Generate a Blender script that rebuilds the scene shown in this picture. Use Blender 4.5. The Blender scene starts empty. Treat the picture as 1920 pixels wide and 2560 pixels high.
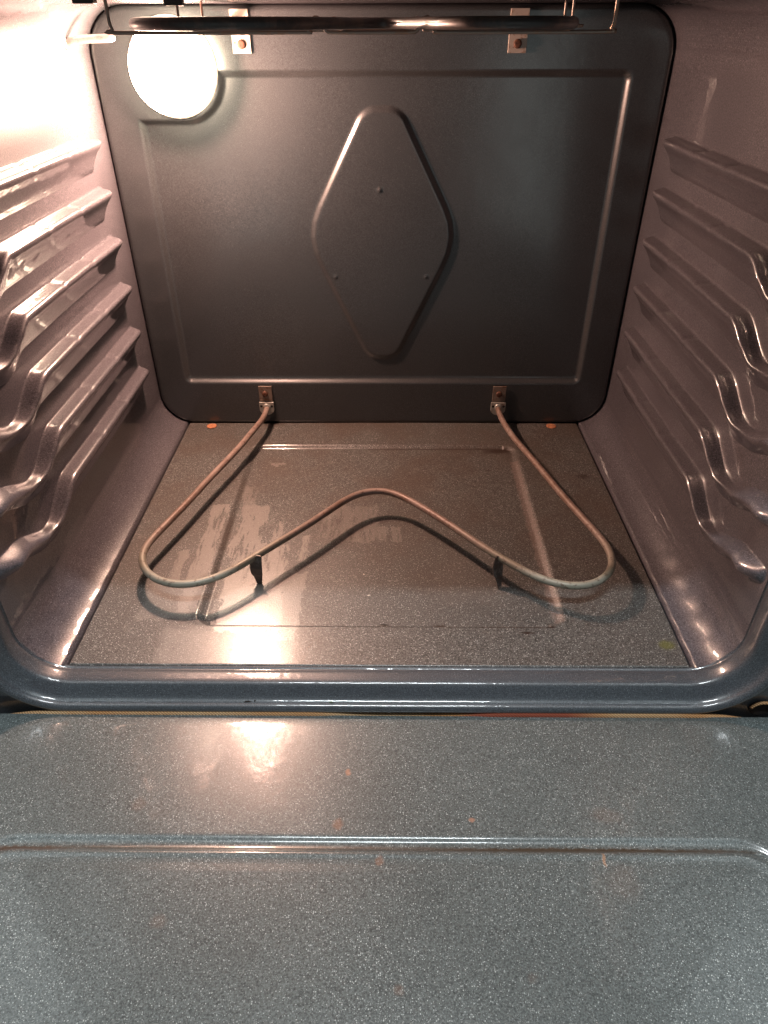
import bpy, math, random
import numpy as np
from mathutils import Matrix, Vector

# ------------------------------------------------------------------ camera, world, lamps
scene = bpy.context.scene
COL = scene.collection

yaw, pitch, roll = -0.008773, 0.613305, -0.002624
fwd = np.array([math.sin(yaw)*math.cos(pitch), math.cos(yaw)*math.cos(pitch), -math.sin(pitch)])
rgt = np.array([math.cos(yaw), -math.sin(yaw), 0.0])
upv = np.cross(rgt, fwd)
r2 = math.cos(roll)*rgt + math.sin(roll)*upv
u2 = -math.sin(roll)*rgt + math.cos(roll)*upv
cam_data = bpy.data.cameras.new('camera')
cam = bpy.data.objects.new('camera', cam_data)
COL.objects.link(cam)
cam_data.sensor_fit = 'VERTICAL'
cam_data.sensor_height = 24.0
cam_data.lens = 1741.0/2560.0*24.0
cam_data.clip_start = 0.01
cam_data.clip_end = 100.0
M4 = Matrix(((r2[0], u2[0], -fwd[0], 0.0088), (r2[1], u2[1], -fwd[1], 0.0), (r2[2], u2[2], -fwd[2], 0.454), (0, 0, 0, 1)))
cam.matrix_world = M4
scene.camera = cam

world = bpy.data.worlds.new('World')
scene.world = world
world.use_nodes = True
wn = world.node_tree
bg = wn.nodes['Background']
# dim kitchen all round: brighter to the sides, duller and redder behind the viewer
_tc = wn.nodes.new('ShaderNodeTexCoord'); _sp3 = wn.nodes.new('ShaderNodeSeparateXYZ')
wn.links.new(_tc.outputs['Generated'], _sp3.inputs[0])
_ab = wn.nodes.new('ShaderNodeMath'); _ab.operation = 'ABSOLUTE'; wn.links.new(_sp3.outputs[0], _ab.inputs[0])
_mr = wn.nodes.new('ShaderNodeMapRange'); _mr.interpolation_type = 'SMOOTHSTEP'; wn.links.new(_ab.outputs[0], _mr.inputs['Value'])
_mr.inputs['From Min'].default_value = 0.10; _mr.inputs['From Max'].default_value = 0.34
_mx = wn.nodes.new('ShaderNodeMix'); _mx.data_type = 'RGBA'; wn.links.new(_mr.outputs['Result'], _mx.inputs[0])
_mx.inputs[6].default_value = (0.42, 0.33, 0.32, 1); _mx.inputs[7].default_value = (0.80, 0.92, 0.96, 1)
# two bright patches added low behind the viewer to reflect in the back panel
def _wm(op, a, b=0.0):
    x = wn.nodes.new('ShaderNodeMath'); x.operation = op; x.use_clamp = False
    for v, k in ((a, 0), (b, 1)):
        if isinstance(v, float): x.inputs[k].default_value = v
        else: wn.links.new(v, x.inputs[k])
    return x.outputs[0]
def _wr(v, a, b, lo, hi):
    x = wn.nodes.new('ShaderNodeMapRange'); x.interpolation_type = 'SMOOTHSTEP'; wn.links.new(v, x.inputs['Value'])
    for k, val in (('From Min', a), ('From Max', b), ('To Min', lo), ('To Max', hi)): x.inputs[k].default_value = val
    return x.outputs['Result']
_pt = _wr(_wm('ABSOLUTE', _wm('SUBTRACT', _ab.outputs[0], 0.175)), 0.02, 0.06, 1.0, 0.0)
_pt = _wm('MULTIPLY', _pt, _wr(_sp3.outputs[1], -0.8, -0.5, 1.0, 0.0))
_pt = _wm('MULTIPLY', _pt, _wr(_wm('ABSOLUTE', _wm('ADD', _sp3.outputs[2], 0.10)), 0.08, 0.20, 1.0, 0.0))
_mx2 = wn.nodes.new('ShaderNodeMix'); _mx2.data_type = 'RGBA'
wn.links.new(_pt, _mx2.inputs[0]); wn.links.new(_mx.outputs[2], _mx2.inputs[6]); _mx2.inputs[7].default_value = (7.5, 8.6, 8.4, 1)
# bright kitchen ceiling to either side overhead
_ce = _wm('MULTIPLY', _wr(_sp3.outputs[2], 0.70, 0.86, 0.0, 1.0), _wr(_ab.outputs[0], 0.24, 0.38, 0.0, 1.0))
_mx3 = wn.nodes.new('ShaderNodeMix'); _mx3.data_type = 'RGBA'
wn.links.new(_ce, _mx3.inputs[0]); wn.links.new(_mx2.outputs[2], _mx3.inputs[6]); _mx3.inputs[7].default_value = (7.5, 8.6, 8.8, 1)
wn.links.new(_mx3.outputs[2], bg.inputs['Color'])
bg.inputs['Strength'].default_value = 0.18

def area(name, loc, target, sx, sy, power, color):
    d = bpy.data.lights.new(name, 'AREA')
    d.shape = 'RECTANGLE'; d.size = sx; d.size_y = sy
    d.energy = power; d.color = color
    o = bpy.data.objects.new(name, d); COL.objects.link(o)
    o.location = loc
    o.rotation_euler = (Vector(target)-Vector(loc)).to_track_quat('-Z', 'Y').to_euler()
    return o
area('ceiling_lamp', (0.0, -0.03, 1.95), (0.0, 0.15, 0.0), 0.72, 0.05, 28.0, (0.90, 0.97, 1.0))

scene.render.engine = 'CYCLES'
scene.cycles.use_denoising = True
scene.cycles.caustics_reflective = False
scene.cycles.caustics_refractive = False
scene.cycles.max_bounces = 8
scene.cycles.sample_clamp_indirect = 6.0
scene.view_settings.view_transform = 'Standard'
scene.view_settings.look = 'None'
scene.view_settings.exposure = 0.0
scene.view_settings.gamma = 1.0
scene.view_settings.use_curve_mapping = False

# ------------------------------------------------------------------ dimensions (metres)
HW, RC, TOP = 0.302, 0.042, 0.469        # cavity half width, corner radius, ceiling height
YB, YF = 0.857, 0.412                    # back panel, start of the front lip
LAMP = (-0.2170, 0.857, 0.4150)

# ------------------------------------------------------------------ material helpers
class NT:
    def __init__(s, name):
        s.m = bpy.data.materials.new(name); s.m.use_nodes = True
        s.t = s.m.node_tree; s.n = s.t.nodes; s.l = s.t.links
        s.b = s.n['Principled BSDF']
        s.tc = s.n.new('ShaderNodeTexCoord')
        s.co = s.tc.outputs['Object']
        s._sep = None
    def node(s, kind, **kw):
        x = s.n.new(kind)
        for k, v in kw.items(): setattr(x, k, v)
        return x
    def plug(s, v, sock):
        if isinstance(v, (int, float)): sock.default_value = v
        elif isinstance(v, tuple):
            sock.default_value = v if len(v) == len(sock.default_value) else (*v, 1)
        else: s.l.new(v, sock)
    def math(s, op, a, b=0.0, c=None, clamp=False):
        x = s.node('ShaderNodeMath', operation=op, use_clamp=clamp)
        s.plug(a, x.inputs[0]); s.plug(b, x.inputs[1])
        if c is not None: s.plug(c, x.inputs[2])
        return x.outputs[0]
    def vec(s, op, a, b):
        x = s.node('ShaderNodeVectorMath', operation=op)
        s.plug(a, x.inputs[0]); s.plug(b, x.inputs[1])
        return x.outputs[0]
    def noise(s, scale, detail=3.0, rough=0.55, co=None, out='Fac'):
        x = s.node('ShaderNodeTexNoise'); x.inputs['Scale'].default_value = scale
        x.inputs['Detail'].default_value = detail; x.inputs['Roughness'].default_value = rough
        s.l.new(co or s.co, x.inputs['Vector'])
        return x.outputs[out]
    def voro(s, scale, co=None):
        x = s.node('ShaderNodeTexVoronoi'); x.inputs['Scale'].default_value = scale
        s.l.new(co or s.co, x.inputs['Vector'])
        sep = s.node('ShaderNodeSeparateColor'); s.l.new(x.outputs['Color'], sep.inputs[0])
        return x.outputs['Distance'], sep.outputs[0], sep.outputs[1]
    def ramp(s, v, a, b, lo=0.0, hi=1.0, smooth=True):
        x = s.node('ShaderNodeMapRange', clamp=True)
        if smooth: x.interpolation_type = 'SMOOTHSTEP'
        s.plug(v, x.inputs['Value'])
        for k, val in (('From Min', a), ('From Max', b), ('To Min', lo), ('To Max', hi)):
            x.inputs[k].default_value = val
        return x.outputs['Result']
    def mix(s, f, a, b, blend='MIX'):
        x = s.node('ShaderNodeMix', data_type='RGBA', blend_type=blend)
        s.plug(f, x.inputs[0]); s.plug(a, x.inputs[6]); s.plug(b, x.inputs[7])
        return x.outputs[2]
    def bump(s, h, dist, strength=1.0, normal=None):
        x = s.node('ShaderNodeBump'); x.inputs['Distance'].default_value = dist
        x.inputs['Strength'].default_value = strength
        s.plug(h, x.inputs['Height'])
        if normal is not None: s.l.new(normal, x.inputs['Normal'])
        return x.outputs[0]
    def xyz(s):
        if s._sep is None:
            x = s.node('ShaderNodeSeparateXYZ'); s.l.new(s.co, x.inputs[0]); s._sep = x.outputs
        return s._sep
    def blob(s, cx, cy, rx, ry, soft=0.35, warp=None):
        """1 inside an ellipse on the xy plane"""
        o = s.xyz()
        wx, wy = warp if warp else (0.0, 0.0)
        dx = s.math('DIVIDE', s.math('SUBTRACT', s.math('ADD', o[0], wx), cx), rx)
        dy = s.math('DIVIDE', s.math('SUBTRACT', s.math('ADD', o[1], wy), cy), ry)
        d = s.math('SQRT', s.math('ADD', s.math('MULTIPLY', dx, dx), s.math('MULTIPLY', dy, dy)))
        return s.ramp(d, 1.0-soft, 1.0+soft, 1.0, 0.0)
    def box(s, x0, x1, y0, y1, soft, warp):
        o = s.xyz()
        X = s.math('ADD', o[0], warp[0]); Y = s.math('ADD', o[1], warp[1])
        a = s.ramp(X, x0-soft, x0+soft); b = s.ramp(X, x1-soft, x1+soft, 1, 0)
        c = s.ramp(Y, y0-soft, y0+soft); d = s.ramp(Y, y1-soft, y1+soft, 1, 0)
        return s.math('MULTIPLY', s.math('MULTIPLY', a, b), s.math('MULTIPLY', c, d))
    def maxall(s, L):
        r = L[0]
        for x in L[1:]: r = s.math('MAXIMUM', r, x)
        return r
    def set(s, **kw):
        for k, v in kw.items(): s.plug(v, s.b.inputs[k.replace('_', ' ')])

def enamel(name, cvar=1.0, base=(0.040, 0.046, 0.047), fleck=(0.30, 0.32, 0.33), scale=900.0, amount=0.22, rough=0.42,
           coat=0.8, coat_rough=0.10, peel=0.00006, spots=(), grime=0.0, chips=0.0, sheen_bump=0.0):
    t = NT(name)
    d1, r1, g1 = t.voro(scale)
    d2, r2_, g2 = t.voro(scale*1.9)
    f1 = t.math('MULTIPLY', t.math('MULTIPLY', t.ramp(r1, 1-amount, 1-amount*0.55), t.ramp(g1, 0.1, 1.0, 0.12, 1.0)), t.ramp(d1, 0.20, 0.42, 1, 0))
    f2 = t.math('MULTIPLY', t.ramp(r2_, 0.72, 0.95), t.ramp(d2, 0.25, 0.5, 0.45, 0))
    fl = t.math('MULTIPLY', t.math('MAXIMUM', f1, f2), t.ramp(t.noise(9.0, 2.0), 0.3, 0.7, 0.6, 1.0))
    grain = t.ramp(t.noise(scale*0.9, 2.0), 0.3, 0.7, 0.42, 1.65, False)
    col = t.mix(t.ramp(t.noise(6.0, 4.0), 0.3, 0.7), base, tuple(c*0.80 for c in base))
    g = t.node('ShaderNodeVectorMath', operation='SCALE'); t.l.new(col, g.inputs[0]); t.l.new(grain, g.inputs['Scale'])
    col = t.mix(fl, g.outputs[0], fleck)
    rg = rough
    cr = t.ramp(t.noise(14.0, 5.0, 0.65), 0.35, 0.75, coat_rough*(1-0.3*cvar), coat_rough*(1+0.9*cvar))
    if chips:
        dc, rc, gc = t.voro(38.0)
        chip = t.math('MULTIPLY', t.ramp(rc, 1-chips, 1-chips*0.9), t.ramp(dc, 0.018, 0.04, 1, 0))
        col = t.mix(chip, col, (0.018, 0.010, 0.006))
    if grime:
        n1 = t.ramp(t.noise(22.0, 6.0, 0.7), 0.56, 0.72, 0, grime)
        col = t.mix(n1, col, (0.060, 0.040, 0.024))
    if spots:
        wx = t.ramp(t.noise(260.0, 3.0), 0, 1, -0.0022, 0.0022, False)
        wy = t.ramp(t.noise(230.0, 3.0, co=t.vec('ADD', t.co, (3.1, 1.7, 0.4))), 0, 1, -0.0022, 0.0022, False)
        for (cx, cy, rx, ry, c, a) in spots:
            k = t.math('MULTIPLY', t.blob(cx, cy, rx, ry, 0.45, (wx, wy)), a)
            col = t.mix(k, col, c)
    pn = t.noise(70.0, 2.0, 0.5)
    nrm = t.bump(pn, peel*8)
    t.set(Base_Color=col, Roughness=rg, Coat_Weight=coat, Coat_Roughness=cr, Coat_IOR=1.5)
    t.l.new(nrm, t.b.inputs['Coat Normal'])
    if sheen_bump:
        t.l.new(t.bump(t.noise(scale*0.8, 2.0), sheen_bump), t.b.inputs['Normal'])
    return t.m

RUST = (0.34, 0.13, 0.05)
M_WALL = enamel('wall_enamel', base=(0.084, 0.077, 0.087), scale=880.0, amount=0.34, fleck=(0.34, 0.32, 0.34), rough=0.38,
                coat=0.9, coat_rough=0.032, peel=0.00004, chips=0.10)
M_BACK = enamel('back_enamel', cvar=0.25, base=(0.029, 0.0320, 0.0345), scale=1500.0, amount=0.07, fleck=(0.18, 0.18, 0.18), rough=0.40,
                coat=1.0, coat_rough=0.17, peel=0.000012, chips=0.05)
M_LIP = enamel('lip_enamel', base=(0.060, 0.068, 0.079), scale=1200.0, amount=0.25, fleck=(0.30, 0.32, 0.33), coat=1.0, coat_rough=0.07, chips=0.05)
_sp = [(a*0.9715, b*0.9715, c, d, e, f) for (a, b, c, d, e, f) in [(-0.0283, 0.2875, 0.0036, 0.0042, RUST, 0.30), (0.0028, 0.2593, 0.0026, 0.0032, RUST, 0.30), (-0.023, 0.3322, 0.0022, 0.0028, (0.45, 0.2, 0.1), 0.5),
       (-0.1803, 0.3033, 0.0050, 0.0055, RUST, 0.10), (0.0711, 0.2917, 0.0022, 0.002, (0.5, 0.24, 0.14), 0.5), (0.1715, 0.296, 0.011, 0.006, RUST, 0.08),
       (0.161, 0.2609, 0.0011, 0.0045, (0.5, 0.24, 0.1), 0.5), (0.0156, 0.1784, 0.003, 0.003, RUST, 0.14), (0.0979, 0.1852, 0.003, 0.003, RUST, 0.06),
       (-0.1411, 0.2174, 0.005, 0.004, RUST, 0.10), (-0.1, 0.325, 0.05, 0.03, (0.10, 0.085, 0.07), 0.18), (0.17, 0.245, 0.010, 0.012, RUST, 0.06),
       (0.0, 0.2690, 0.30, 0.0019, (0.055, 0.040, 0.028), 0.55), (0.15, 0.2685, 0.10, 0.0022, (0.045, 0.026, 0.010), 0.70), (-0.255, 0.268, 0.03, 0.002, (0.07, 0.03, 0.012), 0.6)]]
M_DOOR = enamel('door_enamel', base=(0.094, 0.109, 0.108), scale=900.0, amount=0.50, fleck=(0.66, 0.72, 0.71), rough=0.36, coat=0.9,
                coat_rough=0.10, peel=0.00003, spots=_sp, grime=0.0)
M_BLOCK = NT('blocker_paint'); M_BLOCK.set(Base_Color=(0.10, 0.10, 0.10), Roughness=0.7); M_BLOCK = M_BLOCK.m
M_DARK = NT('dark_steel'); M_DARK.set(Base_Color=(0.03, 0.032, 0.033), Roughness=0.5, Metallic=0.3); M_DARK = M_DARK.m

def pan_material():
    t = NT('pan_enamel')
    s = 760.0
    d1, r1, g1 = t.voro(s)
    d2, r2_, g2 = t.voro(s*2.0)
    f1 = t.math('MULTIPLY', t.ramp(r1, 0.62, 0.9), t.ramp(d1, 0.18, 0.46, 1, 0))
    grain = t.noise(s*1.1, 3.0, 0.7)
    base = t.mix(t.ramp(grain, 0.35, 0.65), (0.012, 0.012, 0.011), (0.135, 0.133, 0.125))
    col = t.mix(f1, base, (0.46, 0.46, 0.44))
    brown = t.ramp(t.noise(11.0, 5.0, 0.65), 0.35, 0.70, 0.12, 0.62)
    o = t.xyz()
    deep = t.ramp(o[1], 0.44, 0.62, 0.25, 1.0)  # browner toward the back, painting in warm lamplight besides the pan's own brown
    col = t.mix(t.math('MULTIPLY', brown, deep), col, (0.070, 0.045, 0.032))
    # dried spill film with crisp ragged edges
    wx = t.math('ADD', t.ramp(t.noise(45.0, 4.0, 0.65), 0, 1, -0.007, 0.007, False), t.ramp(t.noise(330.0, 3.0, 0.7), 0, 1, -0.0022, 0.0022, False))
    wy = t.ramp(t.noise(60.0, 4.0, 0.65, co=t.vec('ADD', t.co, (2.0, 5.0, 0.0))), 0, 1, -0.014, 0.014, False)
    W = (wx, wy)
    film = t.maxall([
        t.box(-0.160, -0.128, 0.570, 0.660, 0.0006, W), t.box(-0.155, -0.097, 0.500, 0.592, 0.0006, W),
        t.box(-0.152, -0.092, 0.455, 0.510, 0.0006, W), t.math('MULTIPLY', t.box(-0.099, -0.075, 0.445, 0.545, 0.0008, W), 0.75),
        t.box(-0.117, -0.107, 0.570, 0.630, 0.0006, W), t.box(-0.086, -0.077, 0.560, 0.606, 0.0006, W),
        t.math('MULTIPLY', t.box(-0.164, -0.146, 0.640, 0.705, 0.003, W), 0.55),
        t.box(-0.192, -0.173, 0.480, 0.656, 0.0007, W), t.math('MULTIPLY', t.box(-0.211, -0.200, 0.515, 0.572, 0.0006, W), 0.8),
        t.math('MULTIPLY', t.box(-0.226, -0.176, 0.470, 0.526, 0.004, W), 0.5),
        t.math('MULTIPLY', t.box(-0.195, -0.07, 0.412, 0.458, 0.006, W), 0.55),
        t.math('MULTIPLY', t.box(-0.066, -0.004, 0.598, 0.662, 0.0025, W), 0.42),
        t.math('MULTIPLY', t.box(-0.035, 0.022, 0.594, 0.622, 0.0010, W), 0.55),
        t.math('MULTIPLY', t.box(-0.141, -0.124, 0.751, 0.757, 0.0008, W), 0.8),
        t.math('MULTIPLY', t.box(0.06, 0.13, 0.50, 0.58, 0.012, W), 0.12)])
    holes = t.ramp(t.noise(170.0, 5.0, 0.75), 0.60, 0.65, 1.0, 0.12)
    mp = t.node('ShaderNodeMapping'); mp.inputs['Scale'].default_value = (1.0, 0.16, 1.0); t.l.new(t.co, mp.inputs['Vector'])
    streak = t.ramp(t.noise(150.0, 5.0, 0.7, co=mp.outputs[0]), 0.40, 0.52, 0.25, 1.0)
    film = t.math('MULTIPLY', t.math('MULTIPLY', film, holes), t.ramp(t.math('ADD', streak, t.ramp(o[1], 0.50, 0.58, 0.8, 0.0)), 0.2, 1.0))
    film = t.math('MAXIMUM', film, t.math('MULTIPLY', t.ramp(t.noise(38.0, 6.0, 0.7), 0.60, 0.68), 0.22))
    col = t.mix(t.math('MULTIPLY', film, 0.62), col, (0.27, 0.24, 0.215))
    # dark crumbs, burnt specks, and a painted shade line along the front crease
    dc, rc, gc = t.voro(60.0)
    chip = t.math('MULTIPLY', t.ramp(rc, 0.86, 0.865), t.ramp(dc, 0.02, 0.045, 1, 0))
    w2 = (t.ramp(t.noise(200.0, 3.0), 0, 1, -0.004, 0.004, False), t.ramp(t.noise(150.0, 3.0), 0, 1, -0.0022, 0.0022, False))
    dirt_shade = t.maxall([chip,
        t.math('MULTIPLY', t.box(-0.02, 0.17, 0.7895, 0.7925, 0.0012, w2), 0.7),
        t.math('MULTIPLY', t.blob(0.150, 0.787, 0.016, 0.006, 0.5, w2), 0.8),
        t.math('MULTIPLY', t.blob(0.132, 0.74, 0.003, 0.002, 0.5, w2), 0.8),
        t.math('MULTIPLY', t.blob(0.2455, 0.7205, 0.006, 0.005, 0.6, w2), 0.7),
        t.blob(-0.1, 0.4628, 0.001, 0.001, 0.5, w2),
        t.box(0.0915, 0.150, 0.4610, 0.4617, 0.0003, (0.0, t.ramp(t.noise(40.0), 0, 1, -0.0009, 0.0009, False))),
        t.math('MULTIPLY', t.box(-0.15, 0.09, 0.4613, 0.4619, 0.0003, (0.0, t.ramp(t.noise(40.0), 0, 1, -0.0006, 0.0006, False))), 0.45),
        t.blob(0.056, 0.467, 0.004, 0.0011, 0.5, w2), t.blob(0.135, 0.4543, 0.006, 0.0014, 0.5, w2),
        t.blob(0.158, 0.462, 0.004, 0.0015, 0.5, w2), t.blob(-0.115, 0.551, 0.0012, 0.008, 0.5, w2)])
    col = t.mix(dirt_shade, col, (0.022, 0.010, 0.006))
    col = t.mix(t.math('MULTIPLY', t.blob(0.2558, 0.4395, 0.007, 0.005, 0.5, w2), 0.6), col, (0.12, 0.12, 0.01))
    col = t.mix(t.math('MULTIPLY', t.box(0.162, 0.172, 0.47, 0.76, 0.002, w2), 0.28), col, (0.30, 0.22, 0.19))  # pinkish lamplight painted on the right slope of the recess
    dull = t.ramp(t.noise(5.0, 3.0), 0.3, 0.7, 0.40, 0.52)
    cw = t.math('MAXIMUM', t.math('MULTIPLY', film, 1.0), 0.42)
    cr = t.ramp(film, 0.0, 0.8, 0.26, 0.245)
    edge = t.ramp(t.math('ABSOLUTE', o[0]), 0.2655, 0.2665)
    cr = t.math('MULTIPLY', cr, t.ramp(edge, 0, 1, 1.0, 0.5))
    worn = t.math('MAXIMUM', t.math('MULTIPLY', t.box(-0.158, 0.145, 0.786, 0.802, 0.002, (0.0, 0.0)), t.ramp(o[0], -0.10, 0.14, 1.0, 0.45)),
                  t.box(-0.178, -0.160, 0.462, 0.535, 0.003, (0.0, 0.0)))
    cr = t.math('MULTIPLY', cr, t.ramp(worn, 0, 1, 1.0, 0.30, False)); cw = t.math('MAXIMUM', cw, worn)
    t.set(Base_Color=col, Roughness=dull, Coat_Weight=cw, Coat_Roughness=cr, Coat_IOR=1.65)
    t.l.new(t.bump(t.noise(s*0.9, 3.0, 0.7), 0.0006, t.ramp(film, 0, 1, 0.9, 0.25) if False else 0.7), t.b.inputs['Normal'])
    return t.m
M_PAN = pan_material()

def rod_material():
    t = NT('heated_rod')
    n = t.noise(30.0, 6.0, 0.75)
    n2 = t.noise(220.0, 4.0, 0.7)
    o = t.xyz()
    front = t.ramp(t.math('ADD', o[1], t.math('MULTIPLY', t.math('SUBTRACT', n, 0.5), 0.16)), 0.50, 0.60, 1.0, 0.0)
    col = t.mix(t.ramp(n, 0.35, 0.65), (0.17, 0.105, 0.078), (0.27, 0.20, 0.17))
    col = t.mix(front, col, (0.26, 0.245, 0.195))
    col = t.mix(t.ramp(n2, 0.54, 0.66, 0, 0.7), col, (0.085, 0.04, 0.026))
    scorch = t.blob(0.219, 0.507, 0.010, 0.012, 0.6, (t.ramp(n, 0, 1, -0.012, 0.012), t.ramp(n2, 0, 1, -0.004, 0.004)))
    col = t.mix(t.math('MULTIPLY', scorch, 0.7), col, (0.085, 0.070, 0.045))
    t.set(Base_Color=col, Roughness=t.ramp(n, 0.3, 0.7, 0.42, 0.62), Metallic=0.15)
    t.l.new(t.bump(n2, 0.0003, 0.5), t.b.inputs['Normal'])
    return t.m
M_ROD = rod_material()

def simple(name, base, other, scale=80.0, rough=0.5, metal=0.0, thr=(0.45, 0.65), amt=1.0, bump=0.0, coat=0.0):
    t = NT(name)
    n = t.noise(scale, 5.0, 0.7)
    t.set(Base_Color=t.mix(t.ramp(n, thr[0], thr[1], 0, amt), base, other), Roughness=rough, Metallic=metal, Coat_Weight=coat)
    if bump: t.l.new(t.bump(n, bump, 0.8), t.b.inputs['Normal'])
    return t.m
M_BROIL = simple('broil_rod', (0.052, 0.045, 0.043), (0.11, 0.075, 0.06), 60.0, 0.42, 0.2, coat=0.25)
M_WIRE = simple('support_wire', (0.30, 0.24, 0.20), (0.36, 0.22, 0.15), 90.0, 0.32, 0.6)
M_BRACKET = simple('bracket_steel', (0.44, 0.38, 0.33), (0.22, 0.09, 0.045), 190.0, 0.5, 0.35, thr=(0.52, 0.72), bump=0.0002)
M_BRACKET_LOW = simple('tarnished_bracket', (0.20, 0.155, 0.125), (0.11, 0.05, 0.03), 160.0, 0.5, 0.3, thr=(0.45, 0.7), bump=0.0002)
M_FLANGE = simple('flange_steel', (0.42, 0.41, 0.37), (0.22, 0.13, 0.09), 170.0, 0.42, 0.5, thr=(0.5, 0.75), bump=0.0002)
M_SCREW = simple('rusty_screw', (0.12, 0.050, 0.030), (0.045, 0.020, 0.013), 400.0, 0.6, 0.3)
M_RUST = simple('rust', (0.42, 0.17, 0.08), (0.20, 0.08, 0.04), 400.0, 0.8, 0.0, bump=0.0002)
M_LEG = simple('leg_steel', (0.10, 0.08, 0.07), (0.20, 0.18, 0.165), 150.0, 0.45, 0.5)
M_HOLE = simple('dark_hole', (0.012, 0.008, 0.006), (0.02, 0.012, 0.01), 100.0, 0.9)
M_CRUMB = simple('burnt_crumb', (0.016, 0.012, 0.010), (0.03, 0.02, 0.014), 900.0, 0.85)
M_GREEN = simple('green_crumb', (0.10, 0.13, 0.085), (0.05, 0.06, 0.04), 900.0, 0.85)
M_FLAKE = simple('pale_flake', (0.62, 0.58, 0.52), (0.4, 0.35, 0.3), 900.0, 0.6)
M_RING = simple('glow_collar', (0.80, 0.76, 0.70), (0.6, 0.5, 0.4), 120.0, 0.4, 0.0)
M_PROBE = simple('probe_steel', (0.55, 0.52, 0.48), (0.4, 0.34, 0.3), 120.0, 0.3, 0.8)

def gasket_material():
    t = NT('woven_gasket')
    o = t.xyz()
    w = t.node('ShaderNodeTexWave', wave_type='BANDS', bands_direction='DIAGONAL')
    w.inputs['Scale'].default_value = 230.0; w.inputs['Distortion'].default_value = 0.6
    t.l.new(t.co, w.inputs['Vector'])
    n = t.noise(14.0, 3.0, 0.6)
    red = t.math('MULTIPLY', t.ramp(o[0], 0.06, 0.085), t.ramp(t.math('ADD', o[0], t.math('MULTIPLY', n, 0.03)), 0.17, 0.215, 1, 0))
    c = t.mix(t.ramp(n, 0.4, 0.65), (0.66, 0.42, 0.22), (0.60, 0.29, 0.11))
    c = t.mix(red, c, (0.34, 0.07, 0.035))
    c = t.mix(t.ramp(w.outputs['Fac'], 0.25, 0.55, 0.55, 0), c, (0.10, 0.045, 0.02))
    t.set(Base_Color=c, Roughness=0.75)
    t.l.new(t.bump(w.outputs['Fac'], 0.0008, 0.9), t.b.inputs['Normal'])
    return t.m
M_GASKET = gasket_material()

def lamp_material():
    t = NT('lit_lamp_glass')
    t.set(Base_Color=(0.9, 0.85, 0.75), Roughness=0.15, Emission_Color=(1.0, 0.78, 0.56), Emission_Strength=52.0)
    return t.m
M_LAMP = lamp_material()

# ------------------------------------------------------------------ geometry helpers
def link(name, me, mat, parent=None, smooth=True):
    o = bpy.data.objects.new(name, me)
    COL.objects.link(o)
    if mat is not None: me.materials.append(mat)
    if smooth: me.polygons.foreach_set('use_smooth', [True]*len(me.polygons))
    if parent is not None: o.parent = parent
    return o

def empty(name, loc, label=None, cat=None, group=None, parent=None):
    o = bpy.data.objects.new(name, None); COL.objects.link(o)
    o.location = loc
    if label: o['label'] = label
    if cat: o['category'] = cat
    if group: o['group'] = group
    return o

def keep_world(o, root):
    """meshes are written in world coordinates; the root sits at its base"""
    o.matrix_parent_inverse = Matrix.Translation(-Vector(root.location))

def grid_normals(P, flip=False):
    du = np.gradient(P, axis=1); dv = np.gradient(P, axis=0)
    n = np.cross(du, dv)
    l = np.linalg.norm(n, axis=2, keepdims=True); l[l == 0] = 1
    n /= l
    return -n if flip else n

def grid_mesh(name, P, mat, parent, rows=None, N=None, flip=False, mask=None):
    """P rows x cols x 3. rows=(a,b) keeps rows a..b inclusive. mask: quads to keep"""
    a, b = rows if rows else (0, P.shape[0]-1)
    Q = P[a:b+1]; R, C = Q.shape[:2]
    idx = np.arange(R*C).reshape(R, C)
    f = np.stack([idx[:-1, :-1], idx[:-1, 1:], idx[1:, 1:], idx[1:, :-1]], -1)
    if flip: f = f[..., ::-1]
    if mask is not None: f = f[mask]
    f = f.reshape(-1, 4)
    used = np.unique(f); remap = -np.ones(R*C, int); remap[used] = np.arange(len(used))
    V = Q.reshape(-1, 3)[used]; F = remap[f]
    me = bpy.data.meshes.new(name)
    me.from_pydata(V.tolist(), [], F.tolist())
    me.update()
    o = link(name, me, mat, parent)
    if N is not None:
        NN = N[a:b+1].reshape(-1, 3)[used]
        me.normals_split_custom_set_from_vertices([tuple(v) for v in NN.tolist()])
    return o

def raw_mesh(name, V, F, mat, parent, smooth=False, bevel=0.0, seg=2):
    me = bpy.data.meshes.new(name); me.from_pydata([tuple(v) for v in V], [], F); me.update()
    o = link(name, me, mat, parent, smooth)
    if bevel:
        m = o.modifiers.new('bevel', 'BEVEL'); m.width = bevel; m.segments = seg; m.limit_method = 'ANGLE'
    return o

def box(name, x0, x1, y0, y1, z0, z1, mat, parent, bevel=0.0):
    V = [(x, y, z) for z in (z0, z1) for y in (y0, y1) for x in (x0, x1)]
    F = [(0, 2, 3, 1), (4, 5, 7, 6), (0, 1, 5, 4), (2, 6, 7, 3), (0, 4, 6, 2), (1, 3, 7, 5)]
    return raw_mesh(name, V, F, mat, parent, bevel=bevel)

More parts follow.
